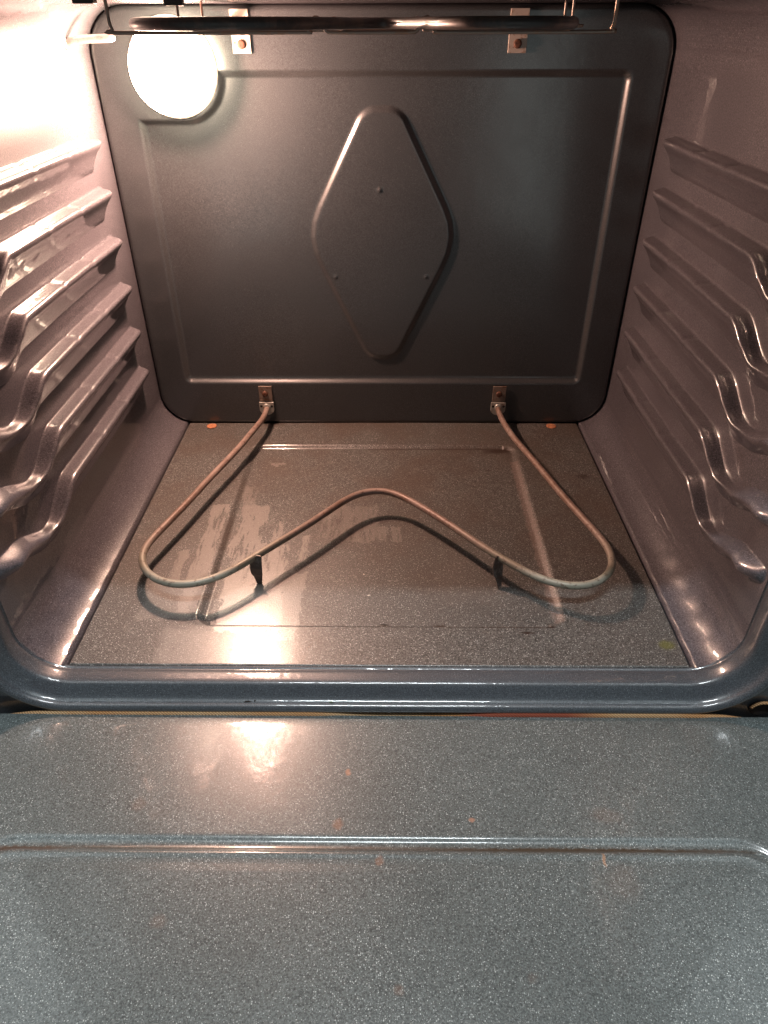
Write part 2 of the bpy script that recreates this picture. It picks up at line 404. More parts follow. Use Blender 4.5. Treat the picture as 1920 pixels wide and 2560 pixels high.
def smooth_path(pts, n):
    """centripetal-free Catmull-Rom, resampled evenly"""
    p = np.array(pts, float)
    p = np.vstack([2*p[0]-p[1], p, 2*p[-1]-p[-2]])
    out = []
    for i in range(1, len(p)-2):
        for t in np.linspace(0, 1, 14, endpoint=False):
            a, b, c, d = p[i-1], p[i], p[i+1], p[i+2]
            out.append(0.5*((2*b)+(-a+c)*t+(2*a-5*b+4*c-d)*t*t+(-a+3*b-3*c+d)*t**3))
    out.append(p[-2]); out = np.array(out)
    s = np.r_[0, np.cumsum(np.linalg.norm(np.diff(out, axis=0), axis=1))]
    u = np.linspace(0, s[-1], n)
    return np.stack([np.interp(u, s, out[:, k]) for k in range(3)], 1)

def lowpass(p, k=3, times=2):
    q = p.copy()
    for _ in range(times):
        r = q.copy()
        for i in range(k, len(q)-k): r[i] = q[i-k:i+k+1].mean(0)
        q = r
    return q

def tube(name, path, r, mat, parent, seg=14, caps=True, closed=False, rad=None):
    path = np.array(path, float); n = len(path)
    T = np.gradient(path, axis=0)
    if closed: T = np.roll(path, -1, 0)-np.roll(path, 1, 0)
    T /= np.linalg.norm(T, axis=1, keepdims=True)
    up = np.array([0, 0, 1.0])
    if abs(T[0] @ up) > 0.9: up = np.array([0, 1.0, 0])
    A = up - T[0]*(up @ T[0]); A /= np.linalg.norm(A)
    V = []
    for i in range(n):
        A = A - T[i]*(A @ T[i]); A /= np.linalg.norm(A)
        B = np.cross(T[i], A)
        rr = r if rad is None else rad[i]
        for k in range(seg):
            th = 2*math.pi*k/seg
            V.append(path[i]+rr*(math.cos(th)*A+math.sin(th)*B))
    F = []
    for i in range(n if closed else n-1):
        j = (i+1) % n
        for k in range(seg):
            F.append((i*seg+k, i*seg+(k+1) % seg, j*seg+(k+1) % seg, j*seg+k))
    if caps and not closed:
        F.append(tuple(range(seg))[::-1]); F.append(tuple((n-1)*seg+k for k in range(seg)))
    return raw_mesh(name, V, F, mat, parent, smooth=True)

def disc(name, c, normal, r, h, mat, parent, seg=20, dome=0.35):
    """a low round button: rim, bevel, top"""
    nrm = Vector(normal).normalized(); q = nrm.to_track_quat('Z', 'Y')
    rings = [(r, 0), (r, h*(1-dome)), (r*0.9, h*0.95), (r*0.5, h)]
    V = []; F = []
    for (rr, zz) in rings:
        for k in range(seg):
            a = 2*math.pi*k/seg
            V.append(Vector(c)+q @ Vector((rr*math.cos(a), rr*math.sin(a), zz)))
    for i in range(len(rings)-1):
        for k in range(seg):
            F.append((i*seg+k, i*seg+(k+1) % seg, (i+1)*seg+(k+1) % seg, (i+1)*seg+k))
    F.append(tuple(range((len(rings)-1)*seg, len(rings)*seg)))
    return raw_mesh(name, V, F, mat, parent, smooth=True)

def extrude_poly(name, pts, y0, y1, mat, parent, bevel=0.0):
    """outline in xz extruded along y"""
    n = len(pts)
    V = [(x, y0, z) for x, z in pts]+[(x, y1, z) for x, z in pts]
    F = [tuple(range(n)), tuple(range(2*n-1, n-1, -1))]+[(i, i+n, (i+1) % n+n, (i+1) % n) for i in range(n)]
    return raw_mesh(name, V, F, mat, parent, bevel=bevel)

def sstep(x, a, b):
    t = np.clip((x-a)/(b-a), 0, 1)
    return t*t*(3-2*t)

def sd_box(x, y, cx, cy, hx, hy, r):
    qx = np.abs(x-cx)-hx+r; qy = np.abs(y-cy)-hy+r
    return np.hypot(np.maximum(qx, 0), np.maximum(qy, 0))+np.minimum(np.maximum(qx, qy), 0)-r

def sd_poly(x, y, pts):
    d = np.full(x.shape, 1e9); s = np.ones(x.shape); n = len(pts)
    for i in range(n):
        ax, ay = pts[i]; bx, by = pts[i-1]
        ex, ey = bx-ax, by-ay; wx, wy = x-ax, y-ay
        t = np.clip((wx*ex+wy*ey)/(ex*ex+ey*ey), 0, 1)
        d = np.minimum(d, (wx-ex*t)**2+(wy-ey*t)**2)
        c1 = y >= ay; c2 = y < by; c3 = ex*wy > ey*wx
        f = (c1 & c2 & c3) | (~c1 & ~c2 & ~c3)
        s = np.where(f, -s, s)
    return s*np.sqrt(d)

def dense(lo, hi, step, bands):
    """coordinates with finer steps inside bands [(a,b,step)]"""
    out = [lo]; x = lo
    while x < hi-1e-9:
        st = step
        for a, b, s in bands:
            if a-step <= x < b: st = min(st, s)
        x = min(hi, x+st); out.append(x)
    return np.array(out)

# ------------------------------------------------------------------ the oven
oven = empty('oven', (0, 0.6, -0.06), 'open enamelled wall oven with speckled grey cavity and its door lowered toward the viewer', 'oven')
_kids = []
def ov(o):
    return o

# side walls with pressed rack ledges
ZC = [0.105, 0.1555, 0.208, 0.2595, 0.309, 0.357]
PROF = [(0.0, -0.0030), (0.0004, -0.0010), (0.0014, -0.0002), (0.0040, 0.0002), (0.0085, 0.0006), (0.0112, 0.0009), (0.0130, 0.0016), (0.0141, 0.0028),
        (0.0145, 0.0043), (0.0141, 0.0060), (0.0125, 0.0088), (0.0098, 0.0120), (0.0072, 0.0165), (0.0050, 0.0212), (0.0030, 0.0262),
        (0.0018, 0.0288), (0.0008, 0.0302), (0.0002, 0.0312), (0.0, 0.0320)]

def side_wall(side):
    y = np.unique(np.round(np.r_[np.arange(YF, 0.425, 0.0012), np.arange(0.425, 0.56, 0.0025), np.arange(0.56, 0.785, 0.003), np.arange(0.785, 0.822, 0.0012),
                                 np.arange(0.822, 0.885, 0.006), 0.885], 5))
    joy = 0.0
    for jc in (0.640, 0.715):
        joy = joy + 0.0009*np.exp(-((y-jc)/0.0042)**2)
    rows = []; info = []
    # below the ledges: bottom cove then wall
    a0 = math.degrees(math.asin((0.2700-HW+RC)/RC))
    rows.append((np.full(y.shape, HW-0.2700), np.full(y.shape, -0.0052)))
    for a in np.linspace(a0, 90, 15):
        rr = math.radians(a)
        X = HW-RC+RC*math.sin(rr); Z = RC-RC*math.cos(rr)
        rows.append((np.full(y.shape, HW-X), np.full(y.shape, Z)))
    for k, zc in enumerate(ZC):
        dip = -0.023*sstep(y, 0.562, 0.508)+0.020*sstep(y, 0.505, 0.445)+0.006*sstep(y, 0.445, 0.41)
        top = zc+dip
        amp = sstep(y, 0.8135, 0.8015)*sstep(y, 0.4135, 0.424)
        nar = 1-0.42*sstep(y, 0.545, 0.50)          # the guide narrows into a rounded bead near the mouth
        dep = 1-0.30*sstep(y, 0.545, 0.49)
        ns = len(PROF)
        start = len(rows)
        for j in range(ns-1, -1, -1):
            a, s = PROF[j]
            inner = a*amp*dep
            # ends slant: the foot of the ledge ends a little earlier than the shelf
            sl = sstep(y-0.0, 0.8135-0.010*s/0.0335, 0.8015-0.010*s/0.0335)
            inner = a*dep*sl*np.sqrt(np.clip((y-0.4165)/0.016, 0, 1))
            edge = np.where(s > 0, nar, 1.0)
            zz = top-s*edge-joy*float(np.clip(1-(s-0.004)/0.006, 0, 1))
            # toward the mouth the guide turns into a rounded bead
            tt = j/(ns-1.0); w = sstep(y, 0.505, 0.470)
            ab = 0.0125*math.sin(math.pi*tt)**1.15; sb = -0.0035+0.0235*tt
            capf = np.sqrt(np.clip((y-0.4165)/0.020, 0, 1))
            inner = inner*(1-w)+ab*capf*(1-0.25*sstep(y, 0.445, 0.475))*w
            zz = zz*(1-w)+(top-(sb-0.008)*(0.55+0.45*capf)-0.008)*w
            rows.append((inner, zz))
        info.append((start, len(rows)-1))
    zt = np.linspace(ZC[-1]+0.012, TOP-RC, 8)
    for z in zt: rows.append((np.zeros(y.shape), np.full(y.shape, z)))
    for a in np.linspace(0, 90, 12)[1:]:
        rr = math.radians(a)
        rows.append((np.full(y.shape, RC-RC*math.cos(rr)), np.full(y.shape, TOP-RC+RC*math.sin(rr))))
    P = np.zeros((len(rows), len(y), 3))
    rng = np.random.RandomState(3 if side > 0 else 4)
    for i, (inn, z) in enumerate(rows):
        P[i, :, 0] = side*(HW-inn); P[i, :, 1] = y; P[i, :, 2] = z
    ph = 2.1*side
    dent = 0.00045*np.sin(P[..., 1]*210+P[..., 2]*60+ph)*np.sin(P[..., 2]*170+ph)*np.clip((HW-np.abs(P[..., 0]))/0.006, 0, 1)*sstep(P[..., 1], 0.60, 0.52)
    P[..., 0] -= side*dent
    wob = 0.0005*np.sin(P[..., 1]*23+1.3*side)*np.sin(P[..., 2]*17+0.5)
    P[..., 0] += wob*np.clip((P[..., 2]-RC)/0.02, 0, 1)*np.clip((TOP-RC-P[..., 2])/0.02, 0, 1)
    N = grid_normals(P, flip=(side > 0))
    N = np.where(N[..., :1]*side > 0.2, -N, N) if False else N
    flip = side < 0
    # orientation: normals must look into the cavity
    c = np.array([0, 0.6, 0.23])
    if ((c-P)*N).sum() < 0: N = -N
    fn = np.cross(P[9, 1]-P[9, 0], P[10, 0]-P[9, 0])
    flipf = not (((c-P[9, 0])*fn).sum() > 0)
    wall_quads = np.ones((len(rows)-1, len(y)-1), bool)
    jy0 = np.searchsorted(y, 0.4135); jy1 = np.searchsorted(y, 0.8145)
    ledge_masks = []
    for (a, b) in info:
        m = np.zeros_like(wall_quads); m[a:b, jy0:jy1] = True
        wall_quads &= ~m; ledge_masks.append(m)
    w = grid_mesh('side_wall', P, M_WALL, oven, N=N, flip=flipf, mask=wall_quads); keep_world(w, oven)
    w['label'] = 'left side wall lit by the lamp' if side < 0 else 'right side wall facing the lamp'
    for m in ledge_masks:
        l = grid_mesh('rack_ledge', P, M_WALL, w, N=N, flip=flipf, mask=m)
    return w
side_wall(-1); side_wall(1)

# ceiling of the cavity and the flat floor strip under the pan
def flat(name, x0, x1, y0, y1, z, mat, parent, up=True, nx=2, ny=2):
    X, Y = np.meshgrid(np.linspace(x0, x1, nx), np.linspace(y0, y1, ny))
    P = np.stack([X, Y, np.full(X.shape, z)], -1)
    return grid_mesh(name, P, mat, parent, flip=not up)
o = flat('cavity_ceiling', -HW+RC, HW-RC, YF, 0.885, TOP, M_WALL, oven, up=False); keep_world(o, oven)
o = box('cavity_floor', -0.280, 0.280, YF-0.001, 0.885, -0.0065, -0.0048, M_DARK, oven); keep_world(o, oven)

# bottom pan: rounded edges, shallow pressed recess
def bottom_pan():
    PX, Y0, Y1 = 0.2680, 0.4135, 0.8575
    bx = [(-PX, -PX+0.004, 0.0004), (PX-0.004, PX, 0.0004), (-0.178, -0.150, 0.0012), (0.150, 0.178, 0.0012)]
    by = [(Y0, Y0+0.004, 0.0004), (0.455, 0.482, 0.0012), (0.780, 0.803, 0.0009)]
    x = dense(-PX, PX, 0.004, bx); y = dense(Y0, Y1, 0.004, by)
    X, Y = np.meshgrid(x, y)
    sd = sd_box(X, Y, 0.0015, 0.6297, 0.1735, 0.1680, 0.016)
    wdt = np.where(np.abs(X-0.0015) > 0.150, 0.010, 0.0055)
    sdl = sd/np.where(Y > 0.62, np.where(np.abs(X) > 0.158, 0.0095, 0.0060), np.where(np.abs(X) > 0.158, 0.0095, 0.0035))
    Z = -0.0038*(1-np.clip(1+sdl, 0, 1))
    t = np.clip(-sdl, 0, 1); Z = -0.0038*(t*t*(3-2*t))
    Z = Z+0.0007
    # gentle warping of the sheet
    Z += 0.0005*np.sin(X*11+1)*np.sin(Y*9)
    e = np.minimum(PX-np.abs(X), Y-Y0)
    k = np.clip(1-e/0.0022, 0, 1)
    Z -= 0.0030*(1-np.sqrt(np.clip(1-k*k, 0, 1)))
    P = np.stack([X, Y, Z], -1)
    o = grid_mesh('bottom_pan', P, M_PAN, oven); keep_world(o, oven)
    for x_, y_ in ((-0.2346, 0.8484), (0.2305, 0.8499)):
        # the rust-coloured plugs near the back corners
        d = disc('pan_plug', (x_, y_-0.001, 0.0010), (0, 0, 1), 0.0068, 0.0006, M_RUST, o)
    return o
bottom_pan()

# back panel with the pressed frame, lamp notch and diamond
def back_panel():
    H = 0.3012
    bx = [(-H, -H+0.012, 0.0010), (H-0.012, H, 0.0010), (-0.268, -0.160, 0.0013), (0.248, 0.266, 0.0011), (-0.09, 0.09, 0.0014)]
    bz = [(-0.002, 0.012, 0.0010), (0.052, 0.066, 0.0010), (0.086, 0.386, 0.0014), (0.360, 0.420, 0.0012), (0.458, 0.470, 0.0010)]
    x = dense(-H-0.004, H+0.004, 0.0035, bx); z = dense(-0.006, 0.474, 0.0035, bz)
    X, Z = np.meshgrid(x, z)
    border = sd_box(X, Z, 0, 0.2345, H, 0.2345, 0.043)
    d = -border
    rr = 0.006
    q = np.clip(1-d/rr, 0, 1.35)
    Y = np.where(q <= 1, rr*(1-np.sqrt(np.clip(1-q*q, 0, 1))), rr+(q-1)*rr*2)
    # recessed field
    f1 = sd_box(X, Z, -0.0005, 0.2363, 0.2630, 0.1772, 0.010)
    notch = sd_box(X, Z, -0.272, 0.4655, 0.1000, 0.0965, 0.040)
    fld = np.maximum(f1, -notch)
    t = np.clip(-fld/0.0075, 0, 1); rec = t*t*(3-2*t)
    Y += 0.0055*rec
    dm = sd_poly(X, Z, [(-0.007, 0.356), (0.007, 0.356), (0.0530, 0.2700), (0.0585, 0.2570), (0.0600, 0.2460), (0.0580, 0.2330), (0.0520, 0.2180), (0.004, 0.117), (-0.004, 0.117), (-0.0520, 0.2180), (-0.0580, 0.2330), (-0.0600, 0.2460), (-0.0585, 0.2570), (-0.0530, 0.2700)])-0.025
    t = np.clip(-dm/0.0070, 0, 1); Y -= 0.0036*(t*t*(3-2*t))
    for cx, cz, rad, hh in ((-0.0028, 0.2975, 0.0034, 0.0016), (-0.0569, 0.1998, 0.0026, 0.0012), (0.053, 0.1998, 0.0026, 0.0012)):
        Y -= hh*np.exp(-((X-cx)**2+(Z-cz)**2)/(rad*0.62)**2)
    Y += 0.0006*np.sin(X*14+0.6)*np.sin(Z*11+0.3)*np.clip(d/0.02, 0, 1)
    P = np.stack([X, YB+Y, Z], -1)
    o = grid_mesh('back_panel', P, M_BACK, oven); keep_world(o, oven)
    return o
back_panel()

# front lip: profile swept round the rounded opening
def lip():
    prof = [(0.4135, 0.0), (0.4123, 0.0001), (0.4115, 0.0007), (0.4105, 0.0010), (0.4096, 0.0006), (0.4088, 0.0), (0.4050, -0.0001), (0.4000, 0.0), (0.3975, 0.0002),
            (0.3958, 0.0008), (0.3946, 0.0018), (0.3934, 0.0034), (0.3916, 0.0062), (0.3898, 0.0090), (0.3882, 0.0109), (0.3866, 0.0120), (0.3850, 0.0126),
            (0.3835, 0.0129), (0.3822, 0.0134), (0.3811, 0.0143), (0.3804, 0.0156), (0.3801, 0.0172), (0.3803, 0.0190), (0.3812, 0.0205), (0.3830, 0.0215), (0.3890, 0.0220)]
    pts = []
    def arc(cx, cz, a0, a1, n=22):
        for a in np.linspace(a0, a1, n):
            c, s = math.cos(math.radians(a)), math.sin(math.radians(a))
            pts.append((cx+RC*c, cz+RC*s, c, s))
    ex, lo, hi = HW-RC, RC, TOP-RC
    arc(ex, lo, 0, -90); arc(-ex, lo, -90, -180); arc(-ex, hi, 180, 90); arc(ex, hi, 90, 0)
    pts.append(pts[0])
    fine = []
    for i in range(len(pts)-1):
        a, b = np.array(pts[i]), np.array(pts[i+1])
        n = max(1, int(np.linalg.norm(a[:2]-b[:2])/0.02))
        for k in range(n): fine.append(a+(b-a)*k/n)
    fine.append(np.array(pts[0]))
    P = np.array([[(x+n_*nx, y, z+n_*nz) for (x, z, nx, nz) in fine] for (y, n_) in prof])
    o = grid_mesh('front_lip', P, M_LIP, oven, flip=True); keep_world(o, oven)
    return fine
ring = lip()
# woven gasket lying against the face frame under the lip
gx = np.linspace(-0.335, 0.325, 160)
gp = [(x, 0.3812+0.0016*math.exp(-((x-0.025)/0.055)**4), -0.0222-0.012*max(0.0, (abs(x+0.004)-0.250)/0.080)**2.2-0.0040*math.exp(-((x-0.025)/0.060)**4)) for x in gx]
o = tube('door_gasket', gp, 0.0029, M_GASKET, oven, seg=10); keep_world(o, oven)

# face frame around the mouth, and unseen outer body built tall to block light
def face_frame():
    n = len(ring)-1
    V = []; F = []
    for (x, z, nx, nz) in ring[:-1]:
        V.append((x+0.0215*nx, 0.3888, z+0.0215*nz))
    OX, OL, OH = 0.375, -0.055, 0.52
    for (x, z, nx, nz) in ring[:-1]:
        cx, cz = 0.0, 0.2345
        dx, dz = x+0.0215*nx-cx, z+0.0215*nz-cz
        s = min((OX/abs(dx)) if dx else 9e9, ((OH-cz)/dz) if dz > 0 else (((cz-OL)/-dz) if dz < 0 else 9e9))
        V.append((cx+dx*s, 0.3888, cz+dz*s))
    for i in range(n):
        j = (i+1) % n
        F.append((i, j, n+j, n+i))
    o = raw_mesh('face_frame', V, F, M_LIP, oven); keep_world(o, oven)
face_frame()
o = box('upper_blocker', -0.376, 0.376, 0.3880, 0.3910, 0.5205, 1.30, M_BLOCK, oven); keep_world(o, oven)  # unseen panel added above to even out the reflections in the door
o = box('outer_body', -0.376, -0.372, 0.3892, 0.98, -0.055, 1.30, M_DARK, oven); keep_world(o, oven)
o = box('outer_body', 0.372, 0.376, 0.3892, 0.98, -0.055, 1.30, M_DARK, oven); keep_world(o, oven)
o = box('top_cover', -0.371, 0.371, 0.3892, 0.98, 1.296, 1.300, M_DARK, oven); keep_world(o, oven)
o = box('rear_cover', -0.371, 0.371, 0.976, 0.98, -0.055, 1.295, M_DARK, oven); keep_world(o, oven)
# hinge slot low on the frame, right
for s in (1,):
    o = extrude_poly('hinge_slot', [(s*0.3225+0.010*math.cos(a), -0.0195+0.008*math.sin(a)) for a in np.linspace(0, 2*math.pi, 24, endpoint=False)], 0.3870, 0.3884, M_HOLE, oven)
    keep_world(o, oven)
    c = [(s*0.3225+0.0095*math.cos(a), 0.3858, -0.0200+0.0085*math.sin(a)) for a in np.linspace(0.25, 2.9, 14)]
    h = tube('gasket_clip', c, 0.0013, M_GASKET, o, seg=8); keep_world(h, oven)
    h.matrix_parent_inverse = Matrix.Identity(4)

TILT = 0.038       # the door rests a touch above level
# lowered door: thick slab, pressed groove
def door():
    ZD = -0.0207
    bx = [(-0.300, -0.255, 0.0014), (0.255, 0.300, 0.0014)]
    by = [(0.246, 0.276, 0.0006)]
    x = dense(-0.375, 0.375, 0.008, bx); y = dense(-0.17, 0.3793, 0.008, by+[(0.2, 0.255, 0.003)])
    X, Y = np.meshgrid(x, y)
    sd = sd_box(X, Y, 0.0, 0.0541, 0.2823, 0.2100, 0.034)
    hs = [-0.014, -0.0105, -0.0085, -0.0070, -0.0058, -0.0045, -0.0030, -0.0012, 0.0012, 0.0030, 0.0042, 0.0052, 0.0062, 0.0080]
    hh = [0.0, 0.0002, 0.00065, 0.0009, 0.0006, -0.0006, -0.0017, -0.0021, -0.0021, -0.0017, -0.0009, -0.0003, -0.00005, 0.0]
    Z = ZD+np.interp(sd, hs, hh)
    Z = ZD+sum(np.interp(sd+q, hs, hh) for q in (-0.0008, -0.0004, 0, 0.0004, 0.0008))/5
    Z += 0.0005*np.sin(X*8+0.4)*np.sin(Y*10+0.8)
    Z += 0.0006*np.clip(-sd/0.02, 0, 1)
    kk = np.clip(1-(0.3793-Y)/0.0015, 0, 1); Z -= 0.0015*(1-np.sqrt(np.clip(1-kk*kk, 0, 1)))
    Z += (0.39-Y)*TILT
    P = np.stack([X, Y, Z], -1)
    o = grid_mesh('door_liner', P, M_DOOR, oven); keep_world(o, oven)
    V = [(x_, y_, z_+(0.39-y_)*TILT) for z_ in (-0.072, ZD-0.0042) for y_ in (-0.175, 0.3788) for x_ in (-0.377, 0.377)]
    b = raw_mesh('door_slab', V, [(0, 2, 3, 1), (4, 5, 7, 6), (0, 1, 5, 4), (2, 6, 7, 3), (0, 4, 6, 2), (1, 3, 7, 5)], M_DARK, oven, bevel=0.002); keep_world(b, oven)
door()

# ------------------------------------------------------------------ bake element
BAKE = [(-0.1570, 0.8490), (-0.1576, 0.8236), (-0.1643, 0.7956), (-0.1768, 0.7434), (-0.1893, 0.7016), (-0.2009, 0.6631), (-0.2111, 0.6257), (-0.2221, 0.5907),
        (-0.2307, 0.5633), (-0.2349, 0.5452), (-0.2334, 0.5279), (-0.2251, 0.5113), (-0.2128, 0.499), (-0.1982, 0.4918), (-0.1834, 0.4895), (-0.1699, 0.4924),
        (-0.1555, 0.4993), (-0.1416, 0.5104), (-0.128, 0.5258), (-0.1154, 0.5403), (-0.1008, 0.5568), (-0.0856, 0.574), (-0.0698, 0.5928), (-0.0536, 0.6135),
        (-0.0366, 0.6343), (-0.0229, 0.6455), (-0.0090, 0.6502), (0.0040, 0.6502), (0.0145, 0.6460), (0.0212, 0.6406), (0.0358, 0.6268), (0.0533, 0.6077), (0.07, 0.5884),
        (0.0859, 0.569), (0.101, 0.5504), (0.1159, 0.5334), (0.1303, 0.5193), (0.1443, 0.5056), (0.1584, 0.4959), (0.173, 0.4905), (0.1885, 0.4894), (0.2039, 0.4949),
        (0.2158, 0.5047), (0.2238, 0.5184), (0.2274, 0.5339), (0.2263, 0.5528), (0.221, 0.5724), (0.2132, 0.5991), (0.2026, 0.634), (0.1918, 0.6753), (0.18, 0.7205),
        (0.1667, 0.7678), (0.1591, 0.8058), (0.1562, 0.8343), (0.1558, 0.8500)]
bake = empty('heating_element', (0, 0.65, 0.0), 'rusty bent heating rod standing on two tabs low above the oven floor', 'heating element')
p = smooth_path([(x, y, 0.0255) for x, y in BAKE], 420)
p = lowpass(p, 4, 2)
p = np.vstack([[(p[0][0], 0.860, 0.0262)], p, [(p[-1][0], 0.860, 0.0262)]])
o = tube('rod', p, 0.0037, M_ROD, bake, seg=18); keep_world(o, bake)
def lower_mount(cx):
    w = 0.0098
    pl = extrude_poly('mounting_plate', [(cx-w+0.001, 0.0352), (cx+w-0.001, 0.0352), (cx+w-0.001, 0.0572), (cx-w+0.001, 0.0572)], 0.8535, 0.8556, M_BRACKET_LOW, bake, 0.0004)
    keep_world(pl, bake)
    s = disc('screw', (cx-0.0005, 0.8534, 0.0465), (0, -1, 0), 0.0040, 0.0026, M_SCREW, pl)
    s2 = disc('screw_socket', (cx-0.0005, 0.8510, 0.0465), (0, -1, 0), 0.0017, 0.0002, M_HOLE, pl)
    pts = [(cx-w, 0.0345), (cx-w, 0.0235)]
    for a in np.linspace(205, 335, 9): pts.append((cx+w*1.08*math.cos(math.radians(a)), 0.0262+0.0105*math.sin(math.radians(a))))
    pts += [(cx+w, 0.0235), (cx+w, 0.0345)]
    f = extrude_poly('flange', pts, 0.8518, 0.8550, M_FLANGE, bake, 0.0004); keep_world(f, bake)
    for s_ in (-1, 1): disc('flange_hole', (cx+s_*0.0071, 0.8517, 0.0290), (0, -1, 0), 0.0017, 0.0002, M_HOLE, f)
    disc('collar', (cx, 0.8517, 0.0275), (0, -1, 0), 0.0052, 0.0014, M_FLANGE, f)
lower_mount(-0.1572); lower_mount(0.1560)
def leg_tab(cx, cy, tilt, name='support_tab'):
    # a bent flat tab: grips the rod, narrows to its foot on the pan
    V = []; F = []
    prof = [(0.0285, 0.0050, 0.000), (0.0225, 0.0060, 0.0010), (0.0160, 0.0064, 0.0018), (0.0100, 0.0058, 0.0010), (0.0050, 0.0040, -0.0012), (-0.0026, 0.0024, -0.0030)]
    ca, sa = math.cos(tilt), math.sin(tilt)
    th = 0.0006
    for (z, w, b) in prof:
        for (u, v) in ((-w, b-th), (w, b-th+0.0015), (w, b+th+0.0015), (-w, b+th)):
            V.append((cx+u*ca-v*sa, cy+u*sa+v*ca-(0.0255-z)*0.28, z))
    n = len(prof)
    for i in range(n-1):
        for k in range(4):
            a = i*4+k; b_ = i*4+(k+1) % 4
            F.append((a, b_, b_+4, a+4))
    F.append((0, 3, 2, 1)); F.append(((n-1)*4, (n-1)*4+1, (n-1)*4+2, (n-1)*4+3))
    o = raw_mesh(name, V, F, M_LEG, bake, bevel=0.0002); keep_world(o, bake)
leg_tab(-0.1205, 0.5305, 2.75); leg_tab(0.1170, 0.5300, 0.42)

# ------------------------------------------------------------------ broil element just under the ceiling
broil = empty('heating_element', (0, 0.65, 0.469), 'dark heating rod seen edge-on just under the oven ceiling', 'heating element')
ZB = 0.4533
BR = [(-0.152, 0.850), (-0.153, 0.80), (-0.158, 0.74), (-0.165, 0.66), (-0.166, 0.60), (-0.156, 0.545), (-0.138, 0.503), (-0.115, 0.480), (-0.085, 0.474), (-0.060, 0.484),
      (-0.040, 0.510), (-0.024, 0.555), (-0.010, 0.60), (0.004, 0.62), (0.018, 0.60), (0.030, 0.555), (0.042, 0.512), (0.060, 0.484), (0.083, 0.475), (0.104, 0.486),
      (0.119, 0.515), (0.129, 0.56), (0.137, 0.62), (0.143, 0.70), (0.145, 0.78), (0.145, 0.850)]
p = lowpass(smooth_path([(x, y, ZB) for x, y in BR], 300), 4, 2)
o = tube('rod', p, 0.0034, M_BROIL, broil, seg=16); keep_world(o, broil)
for cx in (-0.1428, 0.1385):
    w = 0.0094
    pl = extrude_poly('mounting_plate', [(cx-w, 0.4275), (cx+w, 0.4275), (cx+w, 0.4650), (cx-w, 0.4650)], 0.8545, 0.8562, M_BRACKET, broil, 0.0004); keep_world(pl, broil)
    disc('screw', (cx, 0.8544, 0.4355), (0, -1, 0), 0.0042, 0.0022, M_SCREW, pl)
    disc('screw_socket', (cx, 0.8526, 0.4355), (0, -1, 0), 0.0019, 0.0002, M_HOLE, pl)
def omega(y, x0, x1, bumps, zlow, zbump, rise, wire_r, name):
    pts = [(x0, y, TOP), (x0, y, zlow+0.006), (x0+0.0015, y, zlow+0.0015), (x0+0.006, y, zlow)]
    for b in bumps:
        pts += [(b-0.013, y, zlow), (b-0.0065, y, zlow+0.0008), (b-0.0045, y, zlow+rise*0.6), (b, y, zlow+rise), (b+0.0045, y, zlow+rise*0.6), (b+0.0065, y, zlow+0.0008), (b+0.013, y, zlow)]
    pts += [(x1-0.006, y, zlow), (x1-0.0015, y, zlow+0.0015), (x1, y, zlow+0.006), (x1, y, TOP)]
    o = tube(name, smooth_path(pts, 200), wire_r, M_WIRE, broil, seg=8); keep_world(o, broil)
omega(0.560, -0.1765, 0.1560, [-0.0400, 0.0330], 0.4484, ZB, 0.0082, 0.0012, 'support_wire')
omega(0.640, -0.1500, 0.1450, [-0.0330, 0.0290], 0.4487, ZB, 0.0080, 0.0010, 'support_wire')
omega(0.750, -0.1560, 0.1615, [], 0.4505, ZB, 0, 0.0011, 'support_wire')
for cx, cy in ((-0.190, 0.56), (-0.152, 0.64)):
    o = box('ceiling_clip', cx-0.007, cx+0.007, cy-0.004, cy+0.004, 0.4640, 0.4686, M_DARK, broil, 0.0006); keep_world(o, broil)

# ------------------------------------------------------------------ oven lamp: round glass cover, lit
lamp = empty('oven_lamp', LAMP, 'round glowing glass lamp in the upper left corner of the oven back', 'lamp')
def lathe(name, prof, centre, mat, parent, seg=40):
    V = []; F = []
    for (r, h) in prof:
        for k in range(seg):
            a = 2*math.pi*k/seg
            V.append((centre[0]+r*math.cos(a), centre[1]-h, centre[2]+r*math.sin(a)))
    for i in range(len(prof)-1):
        for k in range(seg):
            F.append((i*seg+k, (i+1)*seg+k, (i+1)*seg+(k+1) % seg, i*seg+(k+1) % seg))
    F.append(tuple((len(prof)-1)*seg+k for k in range(seg)))
    return raw_mesh(name, V, F, mat, parent, smooth=True)
def bulb():
    prof = [(0.0400, 0.000), (0.0412, 0.008), (0.0418, 0.018), (0.0412, 0.028), (0.0392, 0.037), (0.0352, 0.045), (0.0290, 0.0515), (0.0205, 0.0560), (0.0110, 0.0583), (0.003, 0.0590)]
    V = []; F = []; seg = 44
    for (r, h) in prof:                       # the cover leans a little inward
        for k in range(seg):
            a = 2*math.pi*k/seg
            V.append((LAMP[0]+0.13*h+r*math.cos(a), LAMP[1]-h, LAMP[2]+r*math.sin(a)))
    for i in range(len(prof)-1):
        for k in range(seg):
            F.append((i*seg+k, (i+1)*seg+k, (i+1)*seg+(k+1) % seg, i*seg+(k+1) % seg))
    F.append(tuple((len(prof)-1)*seg+k for k in range(seg)))
    return raw_mesh('lamp_glass', V, F, M_LAMP, lamp, smooth=True)
o = bulb(); keep_world(o, lamp)
o = lathe('lamp_glow_collar', [(0.0465, -0.002), (0.0460, 0.0012), (0.0445, 0.0026), (0.0420, 0.0034), (0.0400, 0.0034), (0.0385, 0.0030)], LAMP, M_RING, lamp); keep_world(o, lamp)  # pale ring added round the glass to imitate its glow
